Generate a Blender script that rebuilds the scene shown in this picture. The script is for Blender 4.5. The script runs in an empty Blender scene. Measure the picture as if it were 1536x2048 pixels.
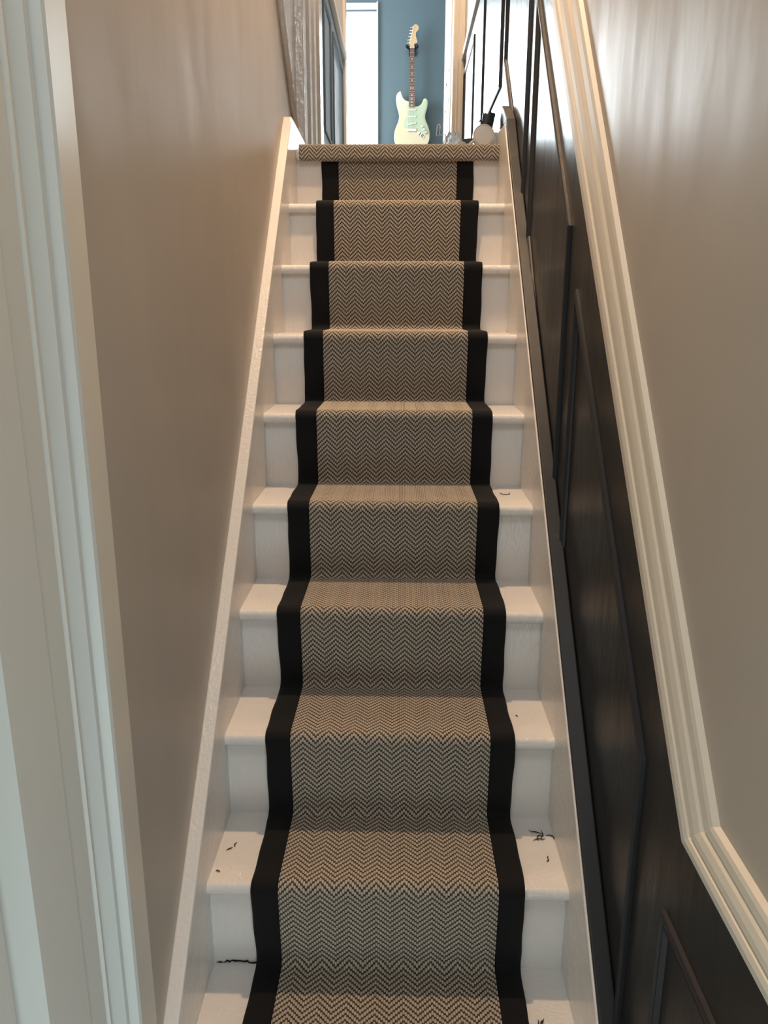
import bpy, bmesh, math, random
import numpy as np
from mathutils import Vector, Matrix
random.seed(4)
S = bpy.context.scene
COL = S.collection
EYE = 1.663                      # eye height above the hall floor; z below is given relative to the eye

# ------------------------------------------------------------------ camera
cd = bpy.data.cameras.new('camera'); cam = bpy.data.objects.new('camera', cd); COL.objects.link(cam)
cd.sensor_fit = 'VERTICAL'; cd.sensor_height = 32.0; cd.lens = 1540.0 / 2048.0 * 32.0
cd.clip_start = 0.02; cd.clip_end = 200
yaw, pitch, roll = -0.0217, -0.2545, -0.0020
fwd = Vector((0, math.cos(pitch), math.sin(pitch)))
upv = Vector((0, -math.sin(pitch), math.cos(pitch)))
rgt = Vector((1, 0, 0))
r2 = rgt * math.cos(roll) - upv * math.sin(roll) 
u2 = rgt * math.sin(roll) + upv * math.cos(roll)
Rz = Matrix.Rotation(-yaw, 3, 'Z')
r2, u2, f2 = Rz @ r2, Rz @ u2, Rz @ fwd
m3 = Matrix((r2, u2, -f2)).transposed()
cam.matrix_world = Matrix.Translation((0, 0, EYE)) @ m3.to_4x4()
S.camera = cam
S.view_settings.view_transform = 'Standard'; S.view_settings.look = 'None'
S.view_settings.gamma = 1.0; S.view_settings.exposure = 0.0
S.view_settings.use_curve_mapping = False

# ------------------------------------------------------------------ world and lights
w = bpy.data.worlds.new('sky'); S.world = w; w.use_nodes = True
bg = w.node_tree.nodes['Background']; bg.inputs[0].default_value = (0.86, 0.94, 1.0, 1); bg.inputs[1].default_value = 5.0

def area(name, loc, target, sx, sy, power, color):
    l = bpy.data.lights.new(name, 'AREA'); l.shape = 'RECTANGLE'; l.size = sx; l.size_y = sy
    l.energy = power; l.color = color
    o = bpy.data.objects.new(name, l); COL.objects.link(o)
    o.location = (loc[0], loc[1], loc[2] + EYE)
    d = Vector((target[0] - loc[0], target[1] - loc[1], target[2] - loc[2]))
    o.rotation_euler = d.to_track_quat('-Z', 'Y').to_euler()
    return o
# daylight through the tall window at the end and from the front door behind; the other areas are added fills
area('window_daylight', (-0.50, 7.30, 1.55), (-0.50, 2.0, 1.1), 0.75, 1.6, 175, (0.90, 0.97, 1.0))
area('room_fill', (-1.45, 5.75, 1.7), (0.3, 6.9, 1.7), 0.8, 1.2, 36, (0.88, 0.95, 1.0))  # unseen cool fill added to light the teal wall and guitar
area('hall_fill', (0.33, -0.60, -1.20), (-0.45, -0.52, -1.10), 0.8, 0.9, 27, (0.82, 0.96, 1.0))  # unseen cool fill added by the right wall to brighten the near casing
area('front_door_daylight', (-0.25, -2.6, -0.30), (0.0, 1.5, -0.6), 0.8, 1.6, 5.5, (0.82, 0.95, 1.0))
area('stairwell_fill', (0.0, -0.25, 2.0), (0.0, 3.0, 0.2), 0.6, 0.9, 20, (0.88, 0.95, 1.0))  # unseen cool fill added high behind the camera to lift the upper risers
# warm ceiling lights: one over the stairs, one over the landing
pl = bpy.data.lights.new('warm_downlight', 'SPOT'); pl.energy = 150; pl.color = (1.0, 0.68, 0.42); pl.shadow_soft_size = 0.045
pl.spot_size = math.radians(84); pl.spot_blend = 0.5
l2 = bpy.data.lights.new('landing_lamp', 'POINT'); l2.energy = 40; l2.color = (1.0, 0.70, 0.46); l2.shadow_soft_size = 0.06
o2 = bpy.data.objects.new('landing_lamp', l2); COL.objects.link(o2); o2.location = (-0.02, 3.95, 2.45 + EYE)
po = bpy.data.objects.new('warm_downlight', pl); COL.objects.link(po); po.location = (-0.01, 2.12, 2.2 + EYE)
po.rotation_euler = Vector((0, -0.55, -2.6)).to_track_quat('-Z', 'Y').to_euler()

# ------------------------------------------------------------------ materials
def nt(m): return m.node_tree.nodes, m.node_tree.links
def mat(name, col, rough=0.5, metal=0.0, spec=0.5, coat=0.0, sheen=0.0):
    m = bpy.data.materials.new(name); m.use_nodes = True
    b = m.node_tree.nodes['Principled BSDF']
    b.inputs['Base Color'].default_value = (*col, 1); b.inputs['Roughness'].default_value = rough
    b.inputs['Metallic'].default_value = metal; b.inputs['Specular IOR Level'].default_value = spec
    b.inputs['Coat Weight'].default_value = coat; b.inputs['Sheen Weight'].default_value = sheen
    return m
def bump(m, layers, colvar=0.0):
    """layers: (scale xyz, detail, strength, distance)"""
    N, L = nt(m); b = N['Principled BSDF']; tc = N.new('ShaderNodeTexCoord'); prev = None; last = None
    for sc, det, st, dist in layers:
        mp = N.new('ShaderNodeMapping'); mp.inputs['Scale'].default_value = sc
        L.new(tc.outputs['Object'], mp.inputs['Vector'])
        n = N.new('ShaderNodeTexNoise'); n.inputs['Scale'].default_value = 1.0; n.inputs['Detail'].default_value = det
        L.new(mp.outputs[0], n.inputs['Vector'])
        bp = N.new('ShaderNodeBump'); bp.inputs['Strength'].default_value = st; bp.inputs['Distance'].default_value = dist
        L.new(n.outputs['Fac'], bp.inputs['Height'])
        if prev: L.new(prev.outputs[0], bp.inputs['Normal'])
        prev = bp; last = n
    L.new(prev.outputs[0], b.inputs['Normal'])
    if colvar:
        c = b.inputs['Base Color'].default_value[:]
        mx = N.new('ShaderNodeMix'); mx.data_type = 'RGBA'
        mx.inputs[6].default_value = (*[v * (1 - colvar) for v in c[:3]], 1); mx.inputs[7].default_value = (*[min(1, v * (1 + colvar)) for v in c[:3]], 1)
        L.new(last.outputs['Fac'], mx.inputs[0]); L.new(mx.outputs[2], b.inputs['Base Color'])
    return m
M = {}
M['plaster'] = bump(mat('cream_plaster', (0.50, 0.455, 0.40), 0.44, spec=0.38), [((8, 8, 3.2), 3, 0.25, 0.010), ((3, 3, 1.5), 2, 0.45, 0.03)])
M['charcoal'] = bump(mat('charcoal_paint', (0.015, 0.016, 0.018), 0.34, spec=0.5), [((26, 26, 7), 4, 0.45, 0.004), ((7, 7, 1.5), 2, 0.25, 0.010)])
M['charcoal_trim'] = bump(mat('charcoal_moulding_paint', (0.020, 0.022, 0.026), 0.45), [((60, 60, 60), 2, 0.1, 0.002)])
M['gloss'] = bump(mat('white_gloss_paint', (0.79, 0.755, 0.72), 0.20, spec=0.5), [((16, 16, 16), 2, 0.10, 0.01), ((140, 140, 60), 3, 0.50, 0.0030)])
M['gloss_rough'] = bump(mat('lumpy_white_gloss', (0.74, 0.71, 0.68), 0.10, spec=0.6), [((70, 70, 40), 2, 1.0, 0.0035), ((25, 25, 12), 2, 0.6, 0.006)])
M['cool_white'] = bump(mat('cool_white_eggshell', (0.78, 0.81, 0.78), 0.40), [((20, 20, 3), 3, 0.10, 0.004)])
M['dado'] = bump(mat('dado_rail_white', (0.74, 0.69, 0.60), 0.55), [((30, 30, 30), 3, 0.08, 0.003)])
M['teal'] = bump(mat('dusty_teal_wall', (0.125, 0.20, 0.245), 0.6), [((6, 6, 6), 3, 0.1, 0.01)])
M['bluegrey_haze'] = bump(mat('blue_grey_haze_paint', (0.125, 0.185, 0.245), 0.36), [((20, 20, 6), 3, 0.15, 0.004)])  # dark panelling lightened and blued: window flare haze put into the colour
M['ceiling'] = mat('ceiling_white', (0.72, 0.70, 0.66), 0.8)
M['floorwood'] = mat('hall_floor', (0.20, 0.14, 0.09), 0.5)
M['window_white'] = mat('window_frame_white', (0.80, 0.82, 0.82), 0.35)
M['border'] = bump(mat('black_cotton_border', (0.0065, 0.0065, 0.0072), 0.85, spec=0.2, sheen=0.06), [((900, 900, 900), 1, 0.3, 0.001)])
M['body'] = mat('cream_guitar_lacquer', (0.80, 0.76, 0.52), 0.18, coat=0.5)
M['mint'] = mat('mint_pickguard', (0.50, 0.68, 0.50), 0.3)
M['maple'] = mat('maple', (0.72, 0.52, 0.30), 0.35)
M['rosewood'] = mat('rosewood', (0.16, 0.085, 0.06), 0.5)
M['ivory'] = mat('ivory_plastic', (0.85, 0.85, 0.76), 0.3)
M['chrome'] = mat('chrome', (0.7, 0.72, 0.74), 0.2, metal=1.0)
M['fretwire'] = mat('fretwire', (0.45, 0.43, 0.40), 0.45, metal=0.8)
M['black'] = mat('black_plastic', (0.015, 0.015, 0.017), 0.4)
M['darkbag'] = bump(mat('dark_grey_plastic', (0.045, 0.052, 0.06), 0.45), [((60, 60, 60), 3, 0.4, 0.004)])
M['white_plastic'] = mat('white_plastic', (0.80, 0.76, 0.70), 0.35)
M['debris'] = mat('dry_debris', (0.035, 0.024, 0.016), 0.8)
M['crack'] = mat('open_crack', (0.012, 0.009, 0.007), 0.95)

def glass(name, tint, mixf):
    m = bpy.data.materials.new(name); m.use_nodes = True; N, L = nt(m); N.clear()
    o = N.new('ShaderNodeOutputMaterial'); t = N.new('ShaderNodeBsdfTransparent'); t.inputs[0].default_value = (*tint, 1)
    g = N.new('ShaderNodeBsdfGlossy'); g.inputs['Roughness'].default_value = 0.08
    f = N.new('ShaderNodeFresnel'); f.inputs[0].default_value = 1.45
    mx = N.new('ShaderNodeMixShader'); ad = N.new('ShaderNodeMath'); ad.operation = 'ADD'; ad.inputs[1].default_value = mixf; ad.use_clamp = True
    L.new(f.outputs[0], ad.inputs[0]); L.new(ad.outputs[0], mx.inputs[0]); L.new(t.outputs[0], mx.inputs[1]); L.new(g.outputs[0], mx.inputs[2]); L.new(mx.outputs[0], o.inputs[0])
    return m
M['pane'] = glass('window_glass', (0.97, 0.99, 1.0), 0.0)
M['film'] = glass('clear_packaging', (0.92, 0.95, 0.97), 0.12)
N, L = nt(M['film']); out = [n for n in N if n.type == 'OUTPUT_MATERIAL'][0]; src = out.inputs[0].links[0].from_socket
df = N.new('ShaderNodeBsdfDiffuse'); df.inputs[0].default_value = (0.88, 0.90, 0.90, 1); tl = N.new('ShaderNodeBsdfTranslucent'); tl.inputs[0].default_value = (0.88, 0.92, 0.94, 1)
ad = N.new('ShaderNodeMixShader'); L.new(df.outputs[0], ad.inputs[1]); L.new(tl.outputs[0], ad.inputs[2]); mx = N.new('ShaderNodeMixShader'); mx.inputs[0].default_value = 0.45
L.new(src, mx.inputs[1]); L.new(ad.outputs[0], mx.inputs[2]); L.new(mx.outputs[0], out.inputs[0])

# herringbone weave: columns CW wide, repeat TR along the pile, zigzag of 2*HC columns; UV is in metres
CW, TR, HC = 0.0043, 0.0128, 6
def herringbone(name, light, dark):
    m = bpy.data.materials.new(name); m.use_nodes = True; N, L = nt(m); b = N['Principled BSDF']
    uv = N.new('ShaderNodeUVMap'); sp = N.new('ShaderNodeSeparateXYZ'); L.new(uv.outputs[0], sp.inputs[0])
    def mth(op, a, c=None, d=None):
        n = N.new('ShaderNodeMath'); n.operation = op
        for i, x in enumerate((a, c, d)):
            if x is None: continue
            if isinstance(x, (int, float)): n.inputs[i].default_value = x
            else: L.new(x, n.inputs[i])
        return n.outputs[0]
    uc = mth('DIVIDE', sp.outputs[0], CW); ci = mth('FLOOR', uc); fr = mth('SUBTRACT', uc, ci)
    tri = mth('PINGPONG', ci, float(HC))
    ph = mth('DIVIDE', mth('MULTIPLY_ADD', tri, CW, sp.outputs[1]), TR); p = mth('FRACT', ph)
    ex = mth('POWER', mth('DIVIDE', mth('ABSOLUTE', mth('SUBTRACT', fr, 0.5)), 0.56), 2.0)
    ey = mth('POWER', mth('DIVIDE', mth('ABSOLUTE', mth('SUBTRACT', p, 0.36)), 0.345), 2.0)
    e = mth('ADD', ex, ey)
    mr = N.new('ShaderNodeMapRange'); mr.inputs[1].default_value = 1.12; mr.inputs[2].default_value = 0.80; L.new(e, mr.inputs[0])
    nz = N.new('ShaderNodeTexNoise'); nz.inputs['Scale'].default_value = 260; nz.inputs['Detail'].default_value = 2
    tc = N.new('ShaderNodeTexCoord'); L.new(tc.outputs['Object'], nz.inputs['Vector'])
    mx = N.new('ShaderNodeMix'); mx.data_type = 'RGBA'; mx.inputs[6].default_value = (*dark, 1); mx.inputs[7].default_value = (*light, 1)
    L.new(mr.outputs[0], mx.inputs[0])
    m2 = N.new('ShaderNodeMix'); m2.data_type = 'RGBA'; m2.blend_type = 'MULTIPLY'; m2.inputs[0].default_value = 0.35
    L.new(mx.outputs[2], m2.inputs[6]); L.new(nz.outputs['Color'], m2.inputs[7])
    cr = N.new('ShaderNodeMapRange'); cr.inputs[1].default_value = 0.3; cr.inputs[2].default_value = 0.7; cr.inputs[3].default_value = 0.6; cr.inputs[4].default_value = 1.0
    L.new(nz.outputs['Fac'], cr.inputs[0]); L.new(cr.outputs[0], m2.inputs[7])
    L.new(m2.outputs[2], b.inputs['Base Color'])
    b.inputs['Roughness'].default_value = 0.95; b.inputs['Specular IOR Level'].default_value = 0.1; b.inputs['Sheen Weight'].default_value = 0.15
    b.inputs['Sheen Roughness'].default_value = 0.6
    return m
M['weave'] = herringbone('herringbone_wool', (0.51, 0.44, 0.355), (0.062, 0.048, 0.037))

# ------------------------------------------------------------------ mesh helpers (points relative to the eye)
class MB:
    def __init__(s): s.v = []; s.f = []; s.mi = []
    def add(s, vs, fs):
        n = len(s.v); s.v += [tuple(p) for p in vs]; s.f += [tuple(i + n for i in f) for f in fs]; return s
    def box(s, x0, x1, y0, y1, z0, z1):
        v = [(x, y, z) for x in (x0, x1) for y in (y0, y1) for z in (z0, z1)]
        return s.add(v, [(0, 1, 3, 2), (4, 6, 7, 5), (0, 4, 5, 1), (2, 3, 7, 6), (0, 2, 6, 4), (1, 5, 7, 3)])
    def obox(s, c, ex, ey, ez):
        c, ex, ey, ez = map(Vector, (c, ex, ey, ez))
        v = [c + ex * a + ey * b + ez * d for a in (-1, 1) for b in (-1, 1) for d in (-1, 1)]
        return s.add(v, [(0, 1, 3, 2), (4, 6, 7, 5), (0, 4, 5, 1), (2, 3, 7, 6), (0, 2, 6, 4), (1, 5, 7, 3)])
    def prism_x(s, poly, x0, x1):       # poly of (y,z)
        n = len(poly); v = [(x0, y, z) for y, z in poly] + [(x1, y, z) for y, z in poly]
        return s.add(v, [tuple(range(n)), tuple(range(2 * n - 1, n - 1, -1))] + [(i, i + n, (i + 1) % n + n, (i + 1) % n) for i in range(n)])
    def prism_y(s, poly, y0, y1):       # poly of (x,z)
        n = len(poly); v = [(x, y0, z) for x, z in poly] + [(x, y1, z) for x, z in poly]
        return s.add(v, [tuple(range(n)), tuple(range(2 * n - 1, n - 1, -1))] + [(i, i + n, (i + 1) % n + n, (i + 1) % n) for i in range(n)])
    def prism_z(s, poly, z0, z1):       # poly of (x,y)
        n = len(poly); v = [(x, y, z0) for x, y in poly] + [(x, y, z1) for x, y in poly]
        return s.add(v, [tuple(range(n)), tuple(range(2 * n - 1, n - 1, -1))] + [(i, i + n, (i + 1) % n + n, (i + 1) % n) for i in range(n)])
    def tube(s, pts, r, n=8, caps=True):
        pts = [Vector(p) for p in pts]; rs = r if isinstance(r, (list, tuple)) else [r] * len(pts)
        rings = []
        for i, p in enumerate(pts):
            t = (pts[min(i + 1, len(pts) - 1)] - pts[max(i - 1, 0)]).normalized()
            a = t.cross(Vector((0.13, 0.27, 0.95)));  a = a if a.length > 1e-3 else t.cross(Vector((1, 0, 0)))
            a.normalize(); b = t.cross(a)
            rings.append([p + (a * math.cos(2 * math.pi * k / n) + b * math.sin(2 * math.pi * k / n)) * rs[i] for k in range(n)])
        v = [q for rg in rings for q in rg]; f = []
        for i in range(len(pts) - 1):
            f += [(i * n + k, i * n + (k + 1) % n, (i + 1) * n + (k + 1) % n, (i + 1) * n + k) for k in range(n)]
        if caps: f += [tuple(range(n))[::-1], tuple(range((len(pts) - 1) * n, len(pts) * n))]
        return s.add(v, f)
    def sweep(s, rows):                 # rows: list of equally long point lists
        n = len(rows[0]); v = [p for r_ in rows for p in r_]
        return s.add(v, [(i * n + k, i * n + k + 1, (i + 1) * n + k + 1, (i + 1) * n + k) for i in range(len(rows) - 1) for k in range(n - 1)])
    def sphere(s, c, r, nu=14, nv=8, sc=(1, 1, 1)):
        v = []
        for j in range(nv + 1):
            th = math.pi * j / nv
            for i in range(nu):
                a = 2 * math.pi * i / nu
                v.append((c[0] + r * sc[0] * math.sin(th) * math.cos(a), c[1] + r * sc[1] * math.sin(th) * math.sin(a), c[2] + r * sc[2] * math.cos(th)))
        return s.add(v, [(j * nu + i, j * nu + (i + 1) % nu, (j + 1) * nu + (i + 1) % nu, (j + 1) * nu + i) for j in range(nv) for i in range(nu)])
    def build(s, name, m, parent=None, loc=None, smooth=False, bevel=0.0, seg=2, recalc=True):
        me = bpy.data.meshes.new(name); o = bpy.data.objects.new(name, me); COL.objects.link(o)
        if parent is not None:
            o.parent = parent; q = parent; off = Vector((0, 0, 0))
            while q is not None: off += q.location; q = q.parent
        else:
            off = Vector(loc) + Vector((0, 0, EYE)) if loc else Vector((0, 0, 0)); o.location = off
        me.from_pydata([(x - off.x, y - off.y, z + EYE - off.z) for x, y, z in s.v], [], s.f)
        if recalc:
            bm = bmesh.new(); bm.from_mesh(me); bmesh.ops.recalc_face_normals(bm, faces=bm.faces); bm.to_mesh(me); bm.free()
        me.materials.append(m)
        if bevel:
            b = o.modifiers.new('bevel', 'BEVEL'); b.width = bevel; b.segments = seg; b.limit_method = 'ANGLE'; b.angle_limit = math.radians(40)
            b.harden_normals = False
        if smooth:
            for p in me.polygons: p.use_smooth = True
            if smooth == 'auto':
                try: me.set_sharp_from_angle(angle=math.radians(35))
                except Exception: pass
        return o
def thing(name, label, cat, loc, group=None):
    o = bpy.data.objects.new(name, None); COL.objects.link(o); o.location = (loc[0], loc[1], loc[2] + EYE); o.empty_display_size = 0.05
    return tag(o, label, cat, group)
def tag(o, label, cat, group=None):
    o['label'] = label; o['category'] = cat
    if group: o['group'] = group
    return o
def struct(o, label=None, cat=None):
    o['kind'] = 'structure'
    if label: o['label'] = label
    if cat: o['category'] = cat
    return o
def catmull(pts, n=5, closed=True):
    out = []; N_ = len(pts)
    for i in range(N_ if closed else N_ - 1):
        g = lambda k: pts[k % N_] if closed else pts[max(0, min(N_ - 1, k))]
        p0, p1, p2, p3 = g(i - 1), g(i), g(i + 1), g(i + 2)
        for j in range(n):
            t = j / n
            out.append(tuple(0.5 * ((2 * b) + (-a + c) * t + (2 * a - 5 * b + 4 * c - d) * t * t + (-a + 3 * b - 3 * c + d) * t ** 3) for a, b, c, d in zip(p0, p1, p2, p3)))
    if not closed: out.append(pts[-1])
    return out

# ------------------------------------------------------------------ stair dimensions
RISE, GOING, NOSE = 0.2, 0.2006, 0.0227
Y1, Z1 = 1.2372, -1.0628
ny = lambda k: Y1 + GOING * (k - 1)
nz_ = lambda k: Z1 + RISE * (k - 1)
XL, XR = -0.3657, 0.3259          # inner faces of the strings
WL, WR = -0.392, 0.360            # wall faces
FZ = -EYE                         # hall floor
LZ = nz_(9)                       # landing level 0.537
CEIL = 2.95

# ================================================================== STRUCTURE
fl = MB().box(-1.6, 0.5, -3.1, 2.9, FZ - 0.1, FZ).build('floor', M['floorwood']); struct(fl, 'dark hall floor at the foot of the stairs', 'floor')
f2 = MB().box(-0.52, 0.50, 2.865, 5.10, LZ - 0.22, LZ); f2.box(-1.8, 0.62, 5.10, 7.0, LZ - 0.22, LZ)
struct(f2.build('floor', M['floorwood']), 'upstairs floor beyond the top stair', 'floor')
ce = MB().box(-1.8, 0.62, -0.35, 7.1, CEIL, CEIL + 0.1); ce.box(-1.7, 0.6, -3.2, -0.35, 0.75, 0.85); ce.box(-1.7, 0.6, -0.40, -0.35, 0.75, CEIL)
struct(ce.build('ceiling', M['ceiling']), 'white ceiling over hall and stairs', 'ceiling')
struct(MB().box(-1.7, 0.6, -3.2, -3.1, FZ, 0.8).build('wall_back', M['plaster']), 'cream wall at the street end of the hall', 'wall')

# --- right wall: cream plaster with charcoal panelling below a white rail
low = [(-3.1, -0.620), (0.808, -0.620), (2.049, 0.705), (2.75, 1.44), (5.10, 1.44)]
upp = [(-3.1, -0.556), (0.752, -0.556), (1.766, 0.605), (2.62, 1.505), (5.10, 1.505)]
mid = [((a[0] + b[0]) / 2, (a[1] + b[1]) / 2) for a, b in zip(low, upp)]
wr = MB().prism_x(mid + [(5.10, CEIL), (-3.1, CEIL)], WR, WR + 0.1).build('wall_right', M['plaster'])
struct(wr, 'cream plaster wall right of the stairs above charcoal panelling', 'wall')
pn = MB().prism_x(mid[::-1] + [(-3.1, FZ), (5.10, FZ)], WR, WR + 0.1).build('panelling', M['charcoal'], wr); pn['label'] = 'charcoal painted lower wall panelling'

def moulding_frame(pts, x, side=-1, w_=0.020, d_=0.009, closed=True, name='panel_moulding', parent=None, m=None):
    """picture-frame moulding on a wall x=const; pts (y,z)"""
    n = len(pts); rows = []
    prof = [(0.0, 0.0), (0.0, 0.7), (0.18, 1.0), (0.38, 1.0), (0.5, 0.62), (0.68, 0.55), (0.82, 0.75), (0.92, 0.45), (1.0, 0.0)]
    cen = Vector((sum(p[0] for p in pts) / n, sum(p[1] for p in pts) / n))
    for i in range(n):
        p = Vector(pts[i]); a = Vector(pts[i - 1]); b = Vector(pts[(i + 1) % n])
        e1 = (p - a).normalized(); e2 = (b - p).normalized()
        n1 = Vector((-e1.y, e1.x)); n2 = Vector((-e2.y, e2.x))
        if n1.dot(cen - p) < 0: n1, n2 = -n1, -n2
        mt = (n1 + n2).normalized(); mt *= 1.0 / max(0.35, mt.dot(n1))
        rows.append([(x + side * d_ * h, p.x + mt.x * t * w_, p.y + mt.y * t * w_) for t, h in prof])
    rows.append(rows[0])
    return MB().sweep(rows).build(name, m or M['charcoal_trim'], parent)
frames_r = [
    [(4.35, 0.80), (4.35, 1.35), (5.03, 1.35), (5.03, 0.80)],
    [(3.15, 0.80), (3.15, 1.36), (3.85, 1.36), (3.85, 0.80)],
    [(2.455, 0.300), (2.455, 1.04), (3.02, 1.345), (3.02, 0.845)],
    [(1.745, -0.478), (1.745, 0.178), (2.325, 0.815), (2.325, 0.200)],
    [(1.000, -1.20), (1.000, -0.630), (1.640, 0.045), (1.640, -0.595)],
    [(0.15, -1.40), (0.15, -0.775), (0.875, -0.775), (0.875, -1.40)]]
for f in frames_r: moulding_frame(f, WR, -1, 0.020, 0.009, parent=wr)

# --- dado rail on the right: a swept profile following the kink
prof = [(0.362, -0.02), (0.345, -0.02), (0.3415, 0.05), (0.3405, 0.20), (0.3425, 0.30), (0.3475, 0.335), (0.3440, 0.375), (0.3445, 0.50), (0.3475, 0.64), (0.3520, 0.70), (0.3500, 0.74), (0.3505, 0.90), (0.3525, 0.98), (0.362, 1.02)]
rows = []
for a, b in zip(low, upp):
    rows.append([(x, a[0] + (b[0] - a[0]) * t, a[1] + (b[1] - a[1]) * t) for x, t in prof])
dr = MB().sweep(rows).build('trim_1', M['dado'], smooth=False)
struct(dr, 'white moulded dado rail running up the right wall', 'trim')

# --- left wall
wl = MB().prism_x([(-3.1, FZ), (3.017, FZ), (3.017, 0.628), (2.70, 0.935), (2.50, 1.13), (2.50, CEIL), (-3.1, CEIL)], WL - 0.1, WL)
wl = wl.build('wall_left', M['plaster'], bevel=0.02, seg=3); struct(wl, 'cream plaster wall left of the stairs', 'wall')
e = MB().tube([(WL + 0.006, 2.50, CEIL), (WL + 0.006, 2.50, 1.13), (WL + 0.006, 2.70, 0.935), (WL + 0.006, 3.012, 0.632)], 0.012, 10)
struct(e.build('trim_2', M['gloss_rough'], smooth=True), 'white glossy bead along the end of the left plaster wall', 'trim')
# lumpy glossy board between plaster and the upstairs door casing
g = MB().box(WL - 0.02, WL - 0.004, 2.40, 3.20, 0.2, CEIL)
struct(g.build('trim_3', M['gloss_rough']), 'thickly painted white gloss board at the top of the left wall', 'trim')
g = MB().box(-0.400, -0.366, 3.135, 3.165, LZ - 0.05, CEIL)
struct(g.build('trim_4', M['gloss_rough'], bevel=0.006, seg=3), 'bright white corner strip beside the upstairs door casing', 'trim')
# upstairs door casing seen along its face
pr = [(3.165, -0.40), (3.165, -0.368), (3.23, -0.366), (3.25, -0.374), (3.29, -0.374), (3.31, -0.362), (3.36, -0.360), (3.38, -0.370), (3.42, -0.368), (3.45, -0.358), (3.50, -0.356), (3.53, -0.366), (3.60, -0.366), (3.62, -0.354), (3.73, -0.352), (3.745, -0.36), (3.745, -0.40)]
g = MB().prism_z([(x, y) for y, x in pr], LZ, 2.7)
struct(g.build('door_2', M['gloss']), 'white moulded casing of the upstairs doorway left of the landing', 'door')
# landing hall wall, left
hw = MB().prism_x([(3.745, LZ - 0.1), (5.10, LZ - 0.1), (5.10, 1.47), (3.745, 1.47)], -0.46, -0.36)
hw2 = MB().prism_x([(3.745, 1.47), (5.10, 1.47), (5.10, CEIL), (3.745, CEIL)], -0.46, -0.36)
h2 = hw2.build('wall_landing', M['plaster']); struct(h2, 'cream wall left of the landing passage', 'wall')
hp = hw.build('panelling', M['bluegrey_haze'], h2); hp['label'] = 'dark lower panelling with blue flare haze in its colour'
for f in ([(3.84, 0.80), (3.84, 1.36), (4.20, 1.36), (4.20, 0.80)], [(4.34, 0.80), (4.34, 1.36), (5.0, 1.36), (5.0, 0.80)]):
    moulding_frame(f, -0.36, 1, 0.020, 0.009, parent=h2, m=M['bluegrey_haze'])
g = MB().box(-0.362, -0.336, 3.75, 5.09, 1.445, 1.475); g.box(-0.362, -0.345, 3.75, 5.09, 1.475, 1.51)
struct(g.build('trim_5', M['dado'], bevel=0.004), 'white dado rail on the left wall of the landing passage', 'trim')
struct(MB().box(-0.52, -0.40, 2.85, 3.75, LZ - 0.2, CEIL).build('wall_landing', M['plaster']), 'cream wall behind the upstairs door casing', 'wall')

# --- end wall with the doorway to the teal room
ew = MB().box(-1.8, -0.345, 5.10, 5.22, LZ, CEIL); ew.box(0.292, 0.62, 5.10, 5.22, LZ, CEIL); ew.box(-0.345, 0.292, 5.10, 5.22, 2.62, CEIL)
struct(ew.build('wall_end', M['plaster']), 'cream wall around the doorway at the end of the landing', 'wall')
c = MB()
for x0, x1, d in ((0.292, 0.304, 0.016), (0.304, 0.318, 0.010), (0.318, 0.322, 0.020), (0.322, 0.340, 0.014), (0.340, 0.359, 0.022)): c.box(x0, x1, 5.10 - d, 5.10, LZ, 2.62)
c.box(-0.359, -0.345, 5.085, 5.10, LZ, 2.62); c.box(-0.345, 0.292, 5.085, 5.10, 2.62, 2.68)
struct(c.build('door_3', M['dado']), 'cream door casing at the end of the landing', 'door')
lf = MB().box(0.286, 0.322, 5.24, 5.98, LZ + 0.01, 2.60)
lf_o = lf.build('door_4', M['window_white'], bevel=0.003); struct(lf_o, 'white door leaf standing open at the end of the landing', 'door')
b_ = MB()
for z0, z1 in ((LZ + 0.15, 1.30), (1.45, 2.45)):
    for y0, y1 in ((5.34, 5.58), (5.66, 5.90)):
        b_.box(0.2815, 0.2875, y0, y0 + 0.012, z0, z1); b_.box(0.2815, 0.2875, y1 - 0.012, y1, z0, z1); b_.box(0.2815, 0.2875, y0, y1, z0, z0 + 0.012); b_.box(0.2815, 0.2875, y0, y1, z1 - 0.012, z1)
b_.build('panel_bead', M['window_white'], lf_o)

# --- teal room
WX0, WX1, WZ0, WZ1 = -0.80, -0.215, 0.75, 2.315
fw = MB().box(-1.8, WX0, 6.90, 7.02, LZ, CEIL); fw.box(WX1, 0.62, 6.90, 7.02, LZ, CEIL); fw.box(WX0, WX1, 6.90, 7.02, LZ, WZ0); fw.box(WX0, WX1, 6.90, 7.02, WZ1, CEIL)
struct(fw.build('wall_far', M['teal']), 'dusty teal wall behind the guitar', 'wall')
struct(MB().box(-1.9, -1.8, 5.1, 7.0, LZ, CEIL).build('wall_room_left', M['teal']), 'teal left wall of the room at the end', 'wall')
struct(MB().box(0.50, 0.62, 5.22, 6.90, LZ, CEIL).build('wall_room_right', M['teal']), 'teal right wall of the room at the end', 'wall')
wf = MB().box(WX0 - 0.05, WX0, 6.87, 6.90, WZ0 - .05, WZ1 + 0.05); wf.box(WX1, WX1 + 0.012, 6.87, 6.90, WZ0 - .05, WZ1 + 0.05); wf.box(WX0, WX1, 6.87, 6.90, WZ1, WZ1 + 0.04); wf.box(WX0 - .05, WX1 + .02, 6.84, 6.90, WZ0 - .05, WZ0)
win = wf.build('window_1', M['window_white'], bevel=0.003); struct(win, 'tall narrow white framed window glaring with daylight', 'window')
s_ = MB()
for x0, x1 in ((WX0, WX0 + 0.04), (WX1 - 0.035, WX1)): s_.box(x0, x1, 6.93, 6.97, WZ0 + 0.061, WZ1 - 0.051)
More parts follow.
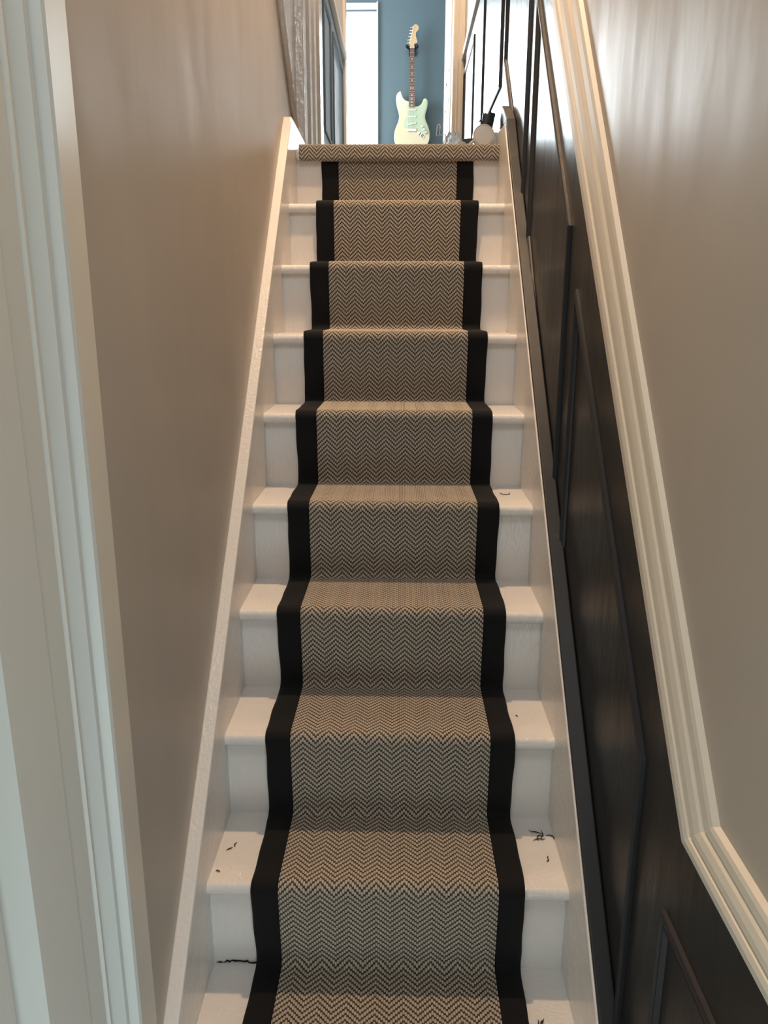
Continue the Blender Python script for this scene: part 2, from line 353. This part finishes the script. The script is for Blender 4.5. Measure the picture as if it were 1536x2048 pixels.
s_.box(WX0, WX1, 6.93, 6.97, WZ1 - 0.05, WZ1); s_.box(WX0, WX1, 6.93, 6.97, WZ0, WZ0 + 0.06)
s_.build('sash', M['window_white'], win, bevel=0.003)
MB().box(WX0 + 0.03, WX1 - 0.03, 6.948, 6.952, WZ0 + 0.04, WZ1 - 0.03).build('pane', M['pane'], win)
ct = MB().tube([(-0.36, 6.925, 2.27), (-0.345, 6.925, 2.29), (-0.33, 6.925, 2.27)], 0.004, 6);
ct.build('catch', M['window_white'], win)

# --- near door casing on the left
pr = [(0.28, -0.392), (0.28, -0.366), (0.588, -0.366), (0.602, -0.378), (0.616, -0.378), (0.640, -0.364), (0.728, -0.364), (0.742, -0.373), (0.748, -0.371), (0.784, -0.3695), (0.791, -0.378), (0.799, -0.3705), (0.806, -0.3715), (0.812, -0.377),
      (0.824, -0.3830), (0.834, -0.3835), (0.842, -0.3775), (0.850, -0.3715), (0.856, -0.3705), (0.864, -0.3770), (0.8700, -0.3655), (0.8755, -0.3635), (0.8800, -0.3650), (0.90, -0.3690), (0.998, -0.3905), (0.998, -0.392)]
pr = [(y, max(-0.392, -0.364 + (x + 0.364) * 1.45)) if y < 0.865 else (y, x) for y, x in pr]
g = MB().prism_z([(x, y) for y, x in pr], FZ, 0.75)
g_o = g.build('door_1', M['cool_white']); struct(g_o, 'cool white moulded door casing at the near end of the left wall', 'door')
g = MB().box(-0.40, -0.378, -0.55, 0.28, FZ, 0.6); g.build('door_leaf', M['cool_white'], g_o)

# ================================================================== STAIRCASE
st = thing('staircase', 'white gloss painted wooden staircase climbing between two walls', 'staircase', (0, ny(-1), FZ))
for k in range(-1, 9):
    y, z = ny(k), nz_(k); yb = y + GOING + NOSE + 0.01
    t_ = 0.027; pr = [(y + 0.003 + 0.0135 * (1 - math.cos(a)) * 0.8 - 0.003, z - t_ / 2 - t_ / 2 * -math.sin(a)) for a in [math.radians(d) for d in (-90, -70, -50, -25, 0, 25, 50, 70, 90)]]
    pr = [(y + 0.011 * (1 - math.cos(math.radians(d))), z - t_ / 2 + t_ / 2 * math.sin(math.radians(d))) for d in (-90, -70, -45, -20, 0, 20, 45, 70, 90)]
    tr = MB().prism_x(pr + [(yb, z), (yb, z - t_)], XL - 0.004, XR + 0.004).build('tread', M['gloss'], st, smooth='auto')
for k in range(-1, 10):
    y, z = ny(k) + NOSE, nz_(k) - (0.027 if k < 9 else 0.02)
    MB().box(XL - 0.004, XR + 0.004, y, y + 0.02, nz_(k) - RISE - 0.001, z + 0.004).build('riser', M['gloss'], st)
MB().box(XL, XR + 0.02, 2.842, 2.90, LZ - 0.035, LZ - 0.002).build('landing_nosing', M['gloss'], st, bevel=0.008)
zl = lambda y: -1.158 + 1.025 * (y - 1.027)
poly = [(0.62, FZ), (0.62, zl(0.62)), (1.36, zl(1.36) - 0.002), (2.2, zl(2.2) + 0.004), (2.745, zl(2.745)), (2.765, zl(2.765) - 0.004), (3.13, zl(2.765) - 0.01), (3.13, 0.25), (1.6, FZ)]
so = MB().prism_x(poly, WL - 0.002, XL).build('string_board', M['gloss'], st, bevel=0.004, seg=2)
zr = lambda y: y - 2.135
poly = [(0.62, FZ), (0.62, zr(0.62)), (2.60, zr(2.60)), (2.72, 0.585), (2.93, 0.60), (2.93, 0.25), (1.6, FZ)]
MB().prism_x(poly, XR, WR - 0.002).build('string_board', M['gloss'], st, bevel=0.003)
# charcoal capping painted over the right string, flaring up at the landing
capb = [(0.62, zr(0.62)), (2.60, zr(2.60)), (2.70, 0.575), (2.80, 0.60)]
capt = [(2.872, 0.60), (2.862, 0.660), (2.845, 0.668), (2.79, 0.645), (2.70, 0.597), (2.58, zr(2.58) + 0.020), (0.62, zr(0.62) + 0.014)]
MB().prism_x(capb + capt, XR + 0.003, WR - 0.001).build('capping', M['charcoal_trim'], st, bevel=0.003)
# open crack where the lowest visible riser meets its tread on the left
pts = []; x = XL + 0.006; yk = ny(1) + NOSE - 0.0015
zz = nz_(0)
cr = [(XL + .004, -.001), (XL + .012, .001), (XL + .020, .000), (XL + .026, .0055), (XL + .032, .003), (XL + .036, .0068), (XL + .043, .0048), (XL + .052, .0058), (XL + .060, .0044), (XL + .067, .0052), (XL + .072, .0015), (XL + .080, .0012), (XL + .09, .003)]
g = MB(); n0 = 0
up = [(px, yk, zz + pz + 0.0016 + 0.0008 * math.sin(i * 2.3)) for i, (px, pz) in enumerate(cr)]; dn = [(px, yk, zz + pz - 0.0006) for px, pz in cr]
g.sweep([up, dn]); g.sweep([dn, [(p[0], p[1] - 0.0015, p[2] - 0.0004) for p in dn]])
g.build('crack', M['crack'], st)

# ================================================================== CARPETS
def fillet(pts, rad, n=7):
    out = [Vector(pts[0])]
    for i in range(1, len(pts) - 1):
        p = Vector(pts[i]); a = Vector(pts[i - 1]) - p; b = Vector(pts[i + 1]) - p; r = rad[i]
        la, lb = a.length, b.length; a.normalize(); b.normalize(); ang = a.angle(b)
        t = min(r / math.tan(ang / 2), la * .49, lb * .49); r = t * math.tan(ang / 2)
        p1, p2 = p + a * t, p + b * t; c = p + (a + b).normalized() * (r / math.sin(ang / 2))
        v1, v2 = p1 - c, p2 - c; th = v1.angle(v2); 
        for j in range(n + 1):
            s1 = math.sin((1 - j / n) * th) / math.sin(th); s2 = math.sin(j / n * th) / math.sin(th)
            out.append(c + v1 * s1 + v2 * s2)
    out.append(Vector(pts[-1])); return out
def resample(poly, step):
    P = np.array([(p.x, p.y) for p in poly]); d = np.hypot(*np.diff(P, axis=0).T); s = np.concatenate([[0], np.cumsum(d)])
    n = int(s[-1] / step) + 1; q = np.linspace(0, s[-1], n)
    yy = np.interp(q, s, P[:, 0]); zz = np.interp(q, s, P[:, 1])
    ty = np.gradient(yy); tz = np.gradient(zz); l = np.hypot(ty, tz); ty /= l; tz /= l
    k = 5; pad = lambda a: np.convolve(np.pad(a, k // 2, mode='edge'), np.ones(k) / k, 'valid')
    ty, tz = pad(ty), pad(tz); l = np.hypot(ty, tz); ty /= l; tz /= l
    return q, yy, zz, -tz, ty          # arc, y, z, normal (up-and-out)
def grid_obj(name, X, Y, Z, U, V, m, parent):
    nv, nu = X.shape; me = bpy.data.meshes.new(name); off = parent.location
    co = np.stack([X - off.x, Y - off.y, Z + EYE - off.z], -1).reshape(-1, 3).astype(np.float32)
    me.vertices.add(nv * nu); me.vertices.foreach_set('co', co.ravel())
    i = (np.arange(nv - 1)[:, None] * nu + np.arange(nu - 1)[None]).ravel()
    q = np.stack([i, i + 1, i + nu + 1, i + nu], -1); nf = len(q)
    me.loops.add(nf * 4); me.loops.foreach_set('vertex_index', q.ravel().astype(np.int32))
    me.polygons.add(nf); me.polygons.foreach_set('loop_start', (np.arange(nf) * 4).astype(np.int32)); me.polygons.foreach_set('loop_total', np.full(nf, 4, np.int32))
    me.update(calc_edges=True)
    uvl = me.uv_layers.new(name='UVMap'); uv = np.stack([U, V], -1).reshape(-1, 2)[q.ravel()]; uvl.data.foreach_set('uv', uv.ravel().astype(np.float32))
    me.materials.append(m); me.polygons.foreach_set('use_smooth', np.ones(nf, bool)); me.validate()
    o = bpy.data.objects.new(name, me); COL.objects.link(o); o.parent = parent
    return o
def weave_height(U, V):
    uc = U / CW; ci = np.floor(uc); fr = uc - ci; a = np.mod(ci, 2 * HC); tri = np.where(a > HC, 2 * HC - a, a)
    ph = (V + tri * CW) / TR; p = ph - np.floor(ph)
    e = (np.abs(fr - .5) / .56) ** 2 + (np.abs(p - .36) / .345) ** 2
    return np.sqrt(np.clip(1.15 - e, 0, 1))
def carpet_grid(name, x0, x1, u0, path, m, parent, H=0.0020, step=TR / 8, flare=None, vper=0.0):
    q, yy, zz, ny_, nz2 = resample(path, step)
    nu = int(round((x1 - x0) / (CW / 4))) + 1; xs = np.linspace(x0, x1, nu)
    U = np.repeat((xs - u0)[None], len(q), 0); V = np.repeat(q[:, None], nu, 1) + vper
    h = weave_height(U, V) * H
    X = np.repeat(xs[None], len(q), 0)
    if flare: X = X + (X - (x0 + x1) / 2) * (flare * (1 - q / q[-1]))[:, None]
    Y = yy[:, None] + ny_[:, None] * h; Z = zz[:, None] + nz2[:, None] * h
    # tuck the two long edges down
    for j, s in ((0, 1), (-1, -1)):
        Y[:, j] = yy - ny_ * 0.007; Z[:, j] = zz - nz2 * 0.007
    return grid_obj(name, X, Y, Z, U, V, m, parent)
T = 0.009
pts = [(ny(-1) - T + 0.004, FZ + 0.002)]; rad = [0]
for k in range(-1, 9):
    pts += [(ny(k) - T, nz_(k) + T)]; rad += [0.019]
    pts += [(ny(k) + GOING + NOSE - T, nz_(k) + T)]; rad += [0.016]
pts += [(ny(9) + NOSE - T, LZ - 0.035)]; rad += [0]
path = fillet(pts, rad)
rn = thing('stair_runner', 'beige and brown herringbone stair runner with black edging', 'stair runner', (-0.018, ny(-1), FZ))
RL, RR, BL, BR = -0.221, 0.186, -0.279, 0.243
carpet_grid('herringbone_field', RL, RR, RL + 0.0245, path, M['weave'], rn, flare=0.045)
def border(x0, x1, name):
    q, yy, zz, a, b = resample(path, 0.004); n = 12
    prof = [(0.0, -0.008), (0.0, -0.001), (0.06, 0.0008), (0.2, 0.0014), (0.5, 0.0016), (0.8, 0.0014), (0.95, 0.0008), (1.0, -0.001), (1.0, -0.008)]
    X = np.array([[x0 + (x1 - x0) * t for t, h in prof]] * len(q)); Hh = np.array([h for t, h in prof])[None]
    wob = 0.0008 * np.sin(q * 23 + x0 * 40) + 0.0006 * np.sin(q * 61)
    X = X + wob[:, None]
    fx = (RL - RR) / 2 if x0 < 0 else (RR - RL) / 2; tt = np.array([t if x0 < 0 else 1 - t for t, h in prof])[None]
    X = X + (fx * 0.045 * (1 - q / q[-1]))[:, None] * tt
    Y = yy[:, None] + a[:, None] * Hh; Z = zz[:, None] + b[:, None] * Hh
    o = grid_obj(name, X, Y, Z, X, np.repeat(q[:, None], len(prof), 1), M['border'], rn); o['label'] = 'black cloth border'
    return o
border(BL, RL + 0.001, 'edging'); border(RR - 0.001, BR, 'edging')
# landing carpet with its wrapped nosing
lc = thing('landing_carpet', 'beige and brown herringbone carpet wrapped over the top landing edge', 'carpet', (0, 2.9, LZ))
p2 = fillet([(2.852, LZ - 0.038), (2.829, LZ - 0.038), (2.829, LZ + 0.012), (3.10, LZ + 0.012)], [0, 0.013, 0.019, 0])
LX0, LX1 = -0.3535, 0.3345
carpet_grid('nosing_wrap', LX0, LX1, LX0 + 0.033, p2, M['weave'], lc, vper=0.004)
q0 = sum((p2[i + 1] - p2[i]).length for i in range(len(p2) - 1)) + 0.004
xs = np.array([[LX0, LX1]] * 2); ys = np.array([[3.10] * 2, [5.095] * 2]); zs = np.full((2, 2), LZ + 0.0128)
grid_obj('carpet_field', xs, ys, zs, xs - LX0 - 0.033, ys - 3.10 + q0, M['weave'], lc)

# ================================================================== GUITAR on the far wall
GX, GY = 0.071, 6.80
sx, sz = 0.29 / 368, 0.848 / 1175
gx = lambda c: GX + (c - 322) * sx
gz = lambda c: 2.177 - (c - 135) * sz
gt = thing('electric_guitar', 'cream electric guitar with mint pickguard hanging on the teal wall', 'guitar', (GX, GY + 0.02, gz(1385)))
def gprism(poly, y0, y1, name, m, parent, bevel=0, sm=3):
    pl_ = catmull([(gx(a), gz(b)) for a, b in poly], sm) if sm else [(gx(a), gz(b)) for a, b in poly]
    return MB().prism_y(pl_, y0, y1).build(name, m, parent, bevel=bevel)
body = [(288, 893), (262, 882), (235, 860), (218, 822), (206, 790), (190, 793), (168, 815), (158, 852), (160, 900), (172, 960), (186, 1010), (190, 1050), (180, 1100), (160, 1150), (145, 1200), (140, 1260), (148, 1310), (175, 1350), (230, 1374), (322, 1385), (415, 1374), (472, 1348), (500, 1300), (508, 1240), (503, 1190), (488, 1140), (468, 1095), (458, 1060), (460, 1020), (472, 980), (482, 930), (482, 890), (470, 868), (452, 860), (436, 870), (425, 900), (408, 925), (380, 940), (350, 937)]
gprism(body, GY, GY + 0.042, 'body', M['body'], gt, bevel=0.008)
pg = gprism([(264, 912), (290, 916), (348, 945), (400, 938), (430, 918), (442, 892), (455, 872), (470, 895), (468, 945), (450, 1000), (442, 1050), (452, 1100), (480, 1150), (491, 1190), (478, 1222), (452, 1222), (410, 1190), (368, 1168), (290, 1168), (252, 1160), (238, 1130), (246, 1088), (262, 1040), (268, 980)], GY - 0.003, GY + 0.001, 'pickguard', M['mint'], gt)
for cy, tl in ((980, 0), (1050, 0), (1122, 10)):
    a, b = gx(274), gx(366); g = MB(); z0, z1 = gz(cy - tl), gz(cy + tl)
    g.add([(a, GY - 0.009, z1 + 0.007), (b, GY - 0.009, z0 + 0.007), (b, GY - 0.009, z0 - 0.007), (a, GY - 0.009, z1 - 0.007), (a, GY - 0.002, z1 + 0.007), (b, GY - 0.002, z0 + 0.007), (b, GY - 0.002, z0 - 0.007), (a, GY - 0.002, z1 - 0.007)],
          [(0, 1, 2, 3), (4, 7, 6, 5), (0, 4, 5, 1), (1, 5, 6, 2), (2, 6, 7, 3), (3, 7, 4, 0)])
    g.build('pickup', M['ivory'], gt, bevel=0.003)
for cx, cy in ((428, 1150), (446, 1182), (464, 1210)):
    g = MB().tube([(gx(cx), GY - 0.003, gz(cy)), (gx(cx), GY - 0.010, gz(cy)), (gx(cx), GY - 0.018, gz(cy))], [0.0105, 0.0095, 0.008], 16); g.build('knob', M['ivory'], gt, smooth='auto')
MB().box(gx(280), gx(370), GY - 0.010, GY, gz(1200), gz(1170)).build('bridge', M['chrome'], gt, bevel=0.002)
g = MB().obox((gx(420), GY - 0.002, gz(1236)), (0.024, 0, -0.016), (0, 0.003, 0), (0.007, 0, 0.011)); jp = g.build('jack_plate', M['chrome'], gt, bevel=0.002)
for t in (-0.011, 0.004, 0.013): MB().obox((gx(420) + t, GY - 0.006, gz(1236) - t * 0.66), (0.003, 0, -0.002), (0, 0.002, 0), (0.005, 0, 0.0085)).build('slot', M['black'], jp)
nk = MB().prism_y([(gx(296), gz(365)), (gx(340), gz(365)), (gx(348), gz(960)), (gx(288), gz(960))], GY - 0.010, GY + 0.012).build('neck', M['maple'], gt, bevel=0.003)
MB().prism_y([(gx(296), gz(366)), (gx(340), gz(366)), (gx(348), gz(950)), (gx(288), gz(950))], GY - 0.014, GY - 0.009).build('fretboard', M['rosewood'], nk)
MB().box(gx(294), gx(342), GY - 0.018, GY - 0.008, gz(368), gz(360)).build('nut', M['ivory'], nk)
def fpos(n): return 366 + (1 - 2 ** (-n / 12.0)) * 820
for n in range(1, 22):
    c = fpos(n); ww = 22 + 8 * (c - 366) / 584
    if c < 950: MB().box(gx(318 - ww), gx(318 + ww), GY - 0.0165, GY - 0.013, gz(c) - 0.0011, gz(c) + 0.0011).build('fret', M['fretwire'], nk)
for n in (3, 5, 7, 9, 12, 15, 17, 19, 21):
    c = (fpos(n) + fpos(n - 1)) / 2
    for dx in ((-11, 11) if n == 12 else (0,)): MB().tube([(gx(318 + dx), GY - 0.0165, gz(c)), (gx(318 + dx), GY - 0.012, gz(c))], 0.0045, 10).build('inlay_dot', M['ivory'], nk)
gprism([(296, 366), (292, 335), (284, 318), (292, 290), (302, 245), (316, 190), (322, 158), (335, 140), (355, 135), (376, 150), (382, 172), (374, 195), (357, 212), (354, 245), (364, 285), (370, 312), (350, 320), (338, 330), (340, 366)], GY - 0.006, GY + 0.009, 'headstock', M['maple'], gt, bevel=0.002)
for i in range(6):
    cx, cy = 306 - i * 7.0, 160 + i * 30.5
    g = MB().tube([(gx(cx + 16), GY + 0.004, gz(cy)), (gx(cx + 4), GY + 0.004, gz(cy))], 0.0022, 8); g.sphere((gx(cx - 1), GY + 0.004, gz(cy)), 0.006, 10, 6, (1, .5, .8)); g.tube([(gx(cx + 26), GY - 0.014, gz(cy + 4)), (gx(cx + 26), GY, gz(cy + 4))], 0.0035, 8)
    g.build('tuning_peg', M['chrome'], gt, smooth='auto')
for i in range(6):
    t = (i - 2.5) / 2.5
    MB().tube([(gx(320 + t * 16), GY - 0.0195, gz(362)), (gx(322 + t * 34), GY - 0.017, gz(1185))], 0.0005, 5).build('string', M['chrome'], gt)
hg = thing('guitar_hanger', 'black padded wall hook holding the guitar neck', 'guitar hanger', (GX, 6.90, gz(350)))
MB().tube([(gx(262), GY - 0.022, gz(352)), (gx(266), GY - 0.004, gz(350)), (gx(282), GY + 0.022, gz(352)), (gx(318), GY + 0.030, gz(352)), (gx(354), GY + 0.022, gz(352)), (gx(366), GY - 0.004, gz(350)), (gx(368), GY - 0.022, gz(352))], [0.010, 0.0125, 0.0125, 0.011, 0.0125, 0.0125, 0.010], 10).build('yoke', M['black'], hg, smooth=True)
g = MB().tube([(gx(318), GY + 0.03, gz(352)), (gx(318), 6.89, gz(352))], 0.007, 8); g.box(gx(318) - 0.025, gx(318) + 0.025, 6.885, 6.90, gz(352) - 0.04, gz(352) + 0.04); g.build('wall_plate', M['black'], hg)

# ================================================================== CLUTTER on the landing
FL = LZ + 0.0145
def disc(name, cx, y, r, label, lean=0.0):
    t = thing(name, label, 'plastic cap', (cx, y, FL), None)
    zc = FL + r + 0.001
    g = MB(); prof = [(0.0, -0.0040), (0.55, -0.0042), (0.80, -0.0035), (0.88, -0.0005), (0.93, -0.0030), (0.985, -0.0015), (1.0, 0.004), (1.0, 0.022), (0.94, 0.022), (0.93, 0.006), (0.0, 0.006)]
    rows = []
    for k in range(41):
        a = 2 * math.pi * k / 40; rows.append([(cx + r * s * math.cos(a), y + d, zc + r * s * math.sin(a)) for s, d in prof])
    g.sweep(rows); g.build('cap_face', M['white_plastic'], t, smooth='auto')
    return t
disc('plastic_cap', 0.2795, 2.915, 0.0375, 'larger pale round cap standing on edge at the right of the landing')
disc('plastic_cap', 0.327, 2.985, 0.0315, 'pale round cap half hidden in the right corner of the landing')
# dark crumpled tapering wrapper standing behind the larger cap
rows = []
for j in range(9):
    t = j / 8.0; row = []
    for k in range(25):
        a = 2 * math.pi * k / 24; r = 0.0150 + 0.0075 * t + 0.0018 * math.sin(3 * a + 2 * t) + 0.0010 * math.sin(7 * a + 5 * t)
        top = (0.004 * math.sin(4 * a) + 0.004 * math.sin(9 * a + 1)) if j == 8 else 0
        row.append((0.2855 + 0.016 * t + r * math.cos(a), 2.99 + r * 0.7 * math.sin(a), FL + 0.125 * t + top))
    rows.append(row)
g = MB().sweep(rows); o = g.build('dark_wrapper', M['darkbag'], loc=(0.2855, 2.99, FL), smooth=True)
sd = o.modifiers.new('solid', 'SOLIDIFY'); sd.thickness = 0.001
tag(o, 'dark grey tapering crumpled wrapper standing behind the larger pale cap', 'wrapper')
def crumple(name, m, cx, y, w_, h, seed, label, cat, dy=0.03, ragged=0.4):
    R = random.Random(seed); rows = []; n = 12
    for j in range(7):
        t = j / 6; row = []
        for k in range(n + 1):
            s = k / n; env = math.sin(math.pi * min(1, max(0, s * 0.94 + 0.03))) ** 0.6
            row.append((cx + w_ * (s - .5) * (1 - 0.25 * t) + R.uniform(-.003, .003), y + dy * (t - .5) + R.uniform(-.006, .006), max(FL + 0.0015, FL + 0.002 + h * math.sin(math.pi * min(t * .62 + .04, 1)) * env * R.uniform(1 - ragged, 1))))
        rows.append(row)
    o = MB().sweep(rows).build(name, m, loc=(cx, y, FL)); sd = o.modifiers.new('solid', 'SOLIDIFY'); sd.thickness = 0.0006
    return tag(o, label, cat)
crumple('clear_wrapper', M['film'], 0.176, 2.93, 0.088, 0.066, 3, 'crumpled clear plastic packaging heaped at the landing edge', 'packaging')
crumple('clear_wrapper', M['film'], 0.205, 2.90, 0.05, 0.018, 8, 'low flap of clear plastic in front of the dark folded scrap', 'packaging')
o = MB().prism_y([(0.190, FL + 0.020), (0.2, FL + 0.033), (0.222, FL + 0.037), (0.250, FL + 0.039), (0.256, FL + 0.034), (0.245, FL + 0.022), (0.226, FL + 0.0025), (0.205, FL + 0.0025)], 2.95, 2.965).build('folded_scrap', M['darkbag'], loc=(0.223, 2.957, FL), bevel=0.002)
tag(o, 'dark folded scrap between clear plastic and the larger cap', 'scrap')
o = MB().tube([(0.222, 2.92, FL + 0.004), (0.238, 2.925, FL + 0.018), (0.252, 2.93, FL + 0.030), (0.262, 2.935, FL + 0.046)], [0.004, 0.005, 0.004, 0.002], 6).build('paper_strip', M['white_plastic'], loc=(0.24, 2.925, FL))
tag(o, 'thin pale strip leaning against the larger round cap', 'strip')
o = MB().tube([(0.120, 2.95, FL + 0.078), (0.124, 2.95, FL + 0.083), (0.129, 2.95, FL + 0.081), (0.130, 2.95, FL + 0.074), (0.1275, 2.95, FL + 0.050), (0.134, 2.95, FL + 0.048), (0.148, 2.95, FL + 0.050), (0.152, 2.95, FL + 0.03), (0.150, 2.95, FL + 0.003)], 0.0017, 8).build('bent_hook', M['window_white'], loc=(0.13, 2.95, FL), smooth=True)
g = MB().tube([(0.120, 2.95, FL + 0.078), (0.1165, 2.95, FL + 0.047), (0.1275, 2.95, FL + 0.046)], 0.0017, 8); g.build('hook_loop', M['window_white'], o, smooth=True)
tag(o, 'thin bent white plastic hook rising beside the guitar base', 'hook')
o = MB().box(0.090, 0.124, 2.93, 2.965, FL, FL + 0.014).build('flat_sachet', M['film'], loc=(0.107, 2.947, FL), bevel=0.002)
tag(o, 'small flat clear box lying left of the bent hook', 'box')
R = random.Random(5)
o = MB().tube([(0.262, 2.94, FL + 0.088), (0.268, 2.94, FL + 0.092), (0.276, 2.945, FL + 0.088), (0.271, 2.95, FL + 0.083)], [0.001, 0.004, 0.0045, 0.001], 6).build('dry_leaf', M['darkbag'], loc=(0.27, 2.945, FL + .085))
tag(o, 'tiny dark curled leaf caught on the dark wrapper', 'leaf')

# ================================================================== DEBRIS on the treads
def twig(name, x, y, k, size, seed, label, n=3, cat='debris'):
    R = random.Random(seed); z = nz_(k) + 0.0016; g = MB()
    for i in range(n):
        a = R.uniform(0, 6.28); px, py = x + R.uniform(-.3, .3) * size, y + R.uniform(-.3, .3) * size; P_ = []
        for j in range(5): P_.append((px, py, z + abs(math.sin(j)) * 0.001)); a += R.uniform(-.9, .9); px += math.cos(a) * size * .25; py += math.sin(a) * size * .25
        g.tube(P_, [0.0004, 0.0011, 0.0013, 0.0009, 0.0003], 5)
    return tag(g.build(name, M['debris'], loc=(x, y, nz_(k))), label, cat)
twig('debris_twig', 0.302, 1.395, 1, 0.030, 11, 'dark twiggy debris in the right corner of the second lowest tread', 5)
twig('debris_twig', 0.302, 1.325, 1, 0.010, 12, 'small brown crumb below the twiggy debris on the right', 2)
twig('debris_twig', -0.334, 1.345, 1, 0.016, 13, 'small brown fragment on the left of the second lowest tread', 2)
twig('debris_twig', -0.352, 1.275, 1, 0.006, 17, 'tiny brown speck at the left nosing below the small fragment', 2)
twig('debris_twig', 0.262, 1.13, 0, 0.016, 14, 'brown fragment on the right of the lowest visible tread', 3)
twig('debris_twig', 0.298, 1.105, 0, 0.016, 15, 'thin dark shaving in the right corner of the lowest visible tread', 2)
twig('debris_twig', 0.262, 1.532, 2, 0.008, 16, 'tiny curled hair on the right of the third lowest tread', 1)
o = MB().tube([(0.262, 1.975, nz_(4) + .003), (0.266, 1.965, nz_(4) + .002), (0.276, 1.962, nz_(4) + .0015), (0.284, 1.966, nz_(4) + .002), (0.287, 1.976, nz_(4) + .003)], 0.0011, 6).build('staple', M['black'], loc=(0.275, 1.965, nz_(4)))
tag(o, 'bent dark staple lying on the right end of a middle tread', 'staple')
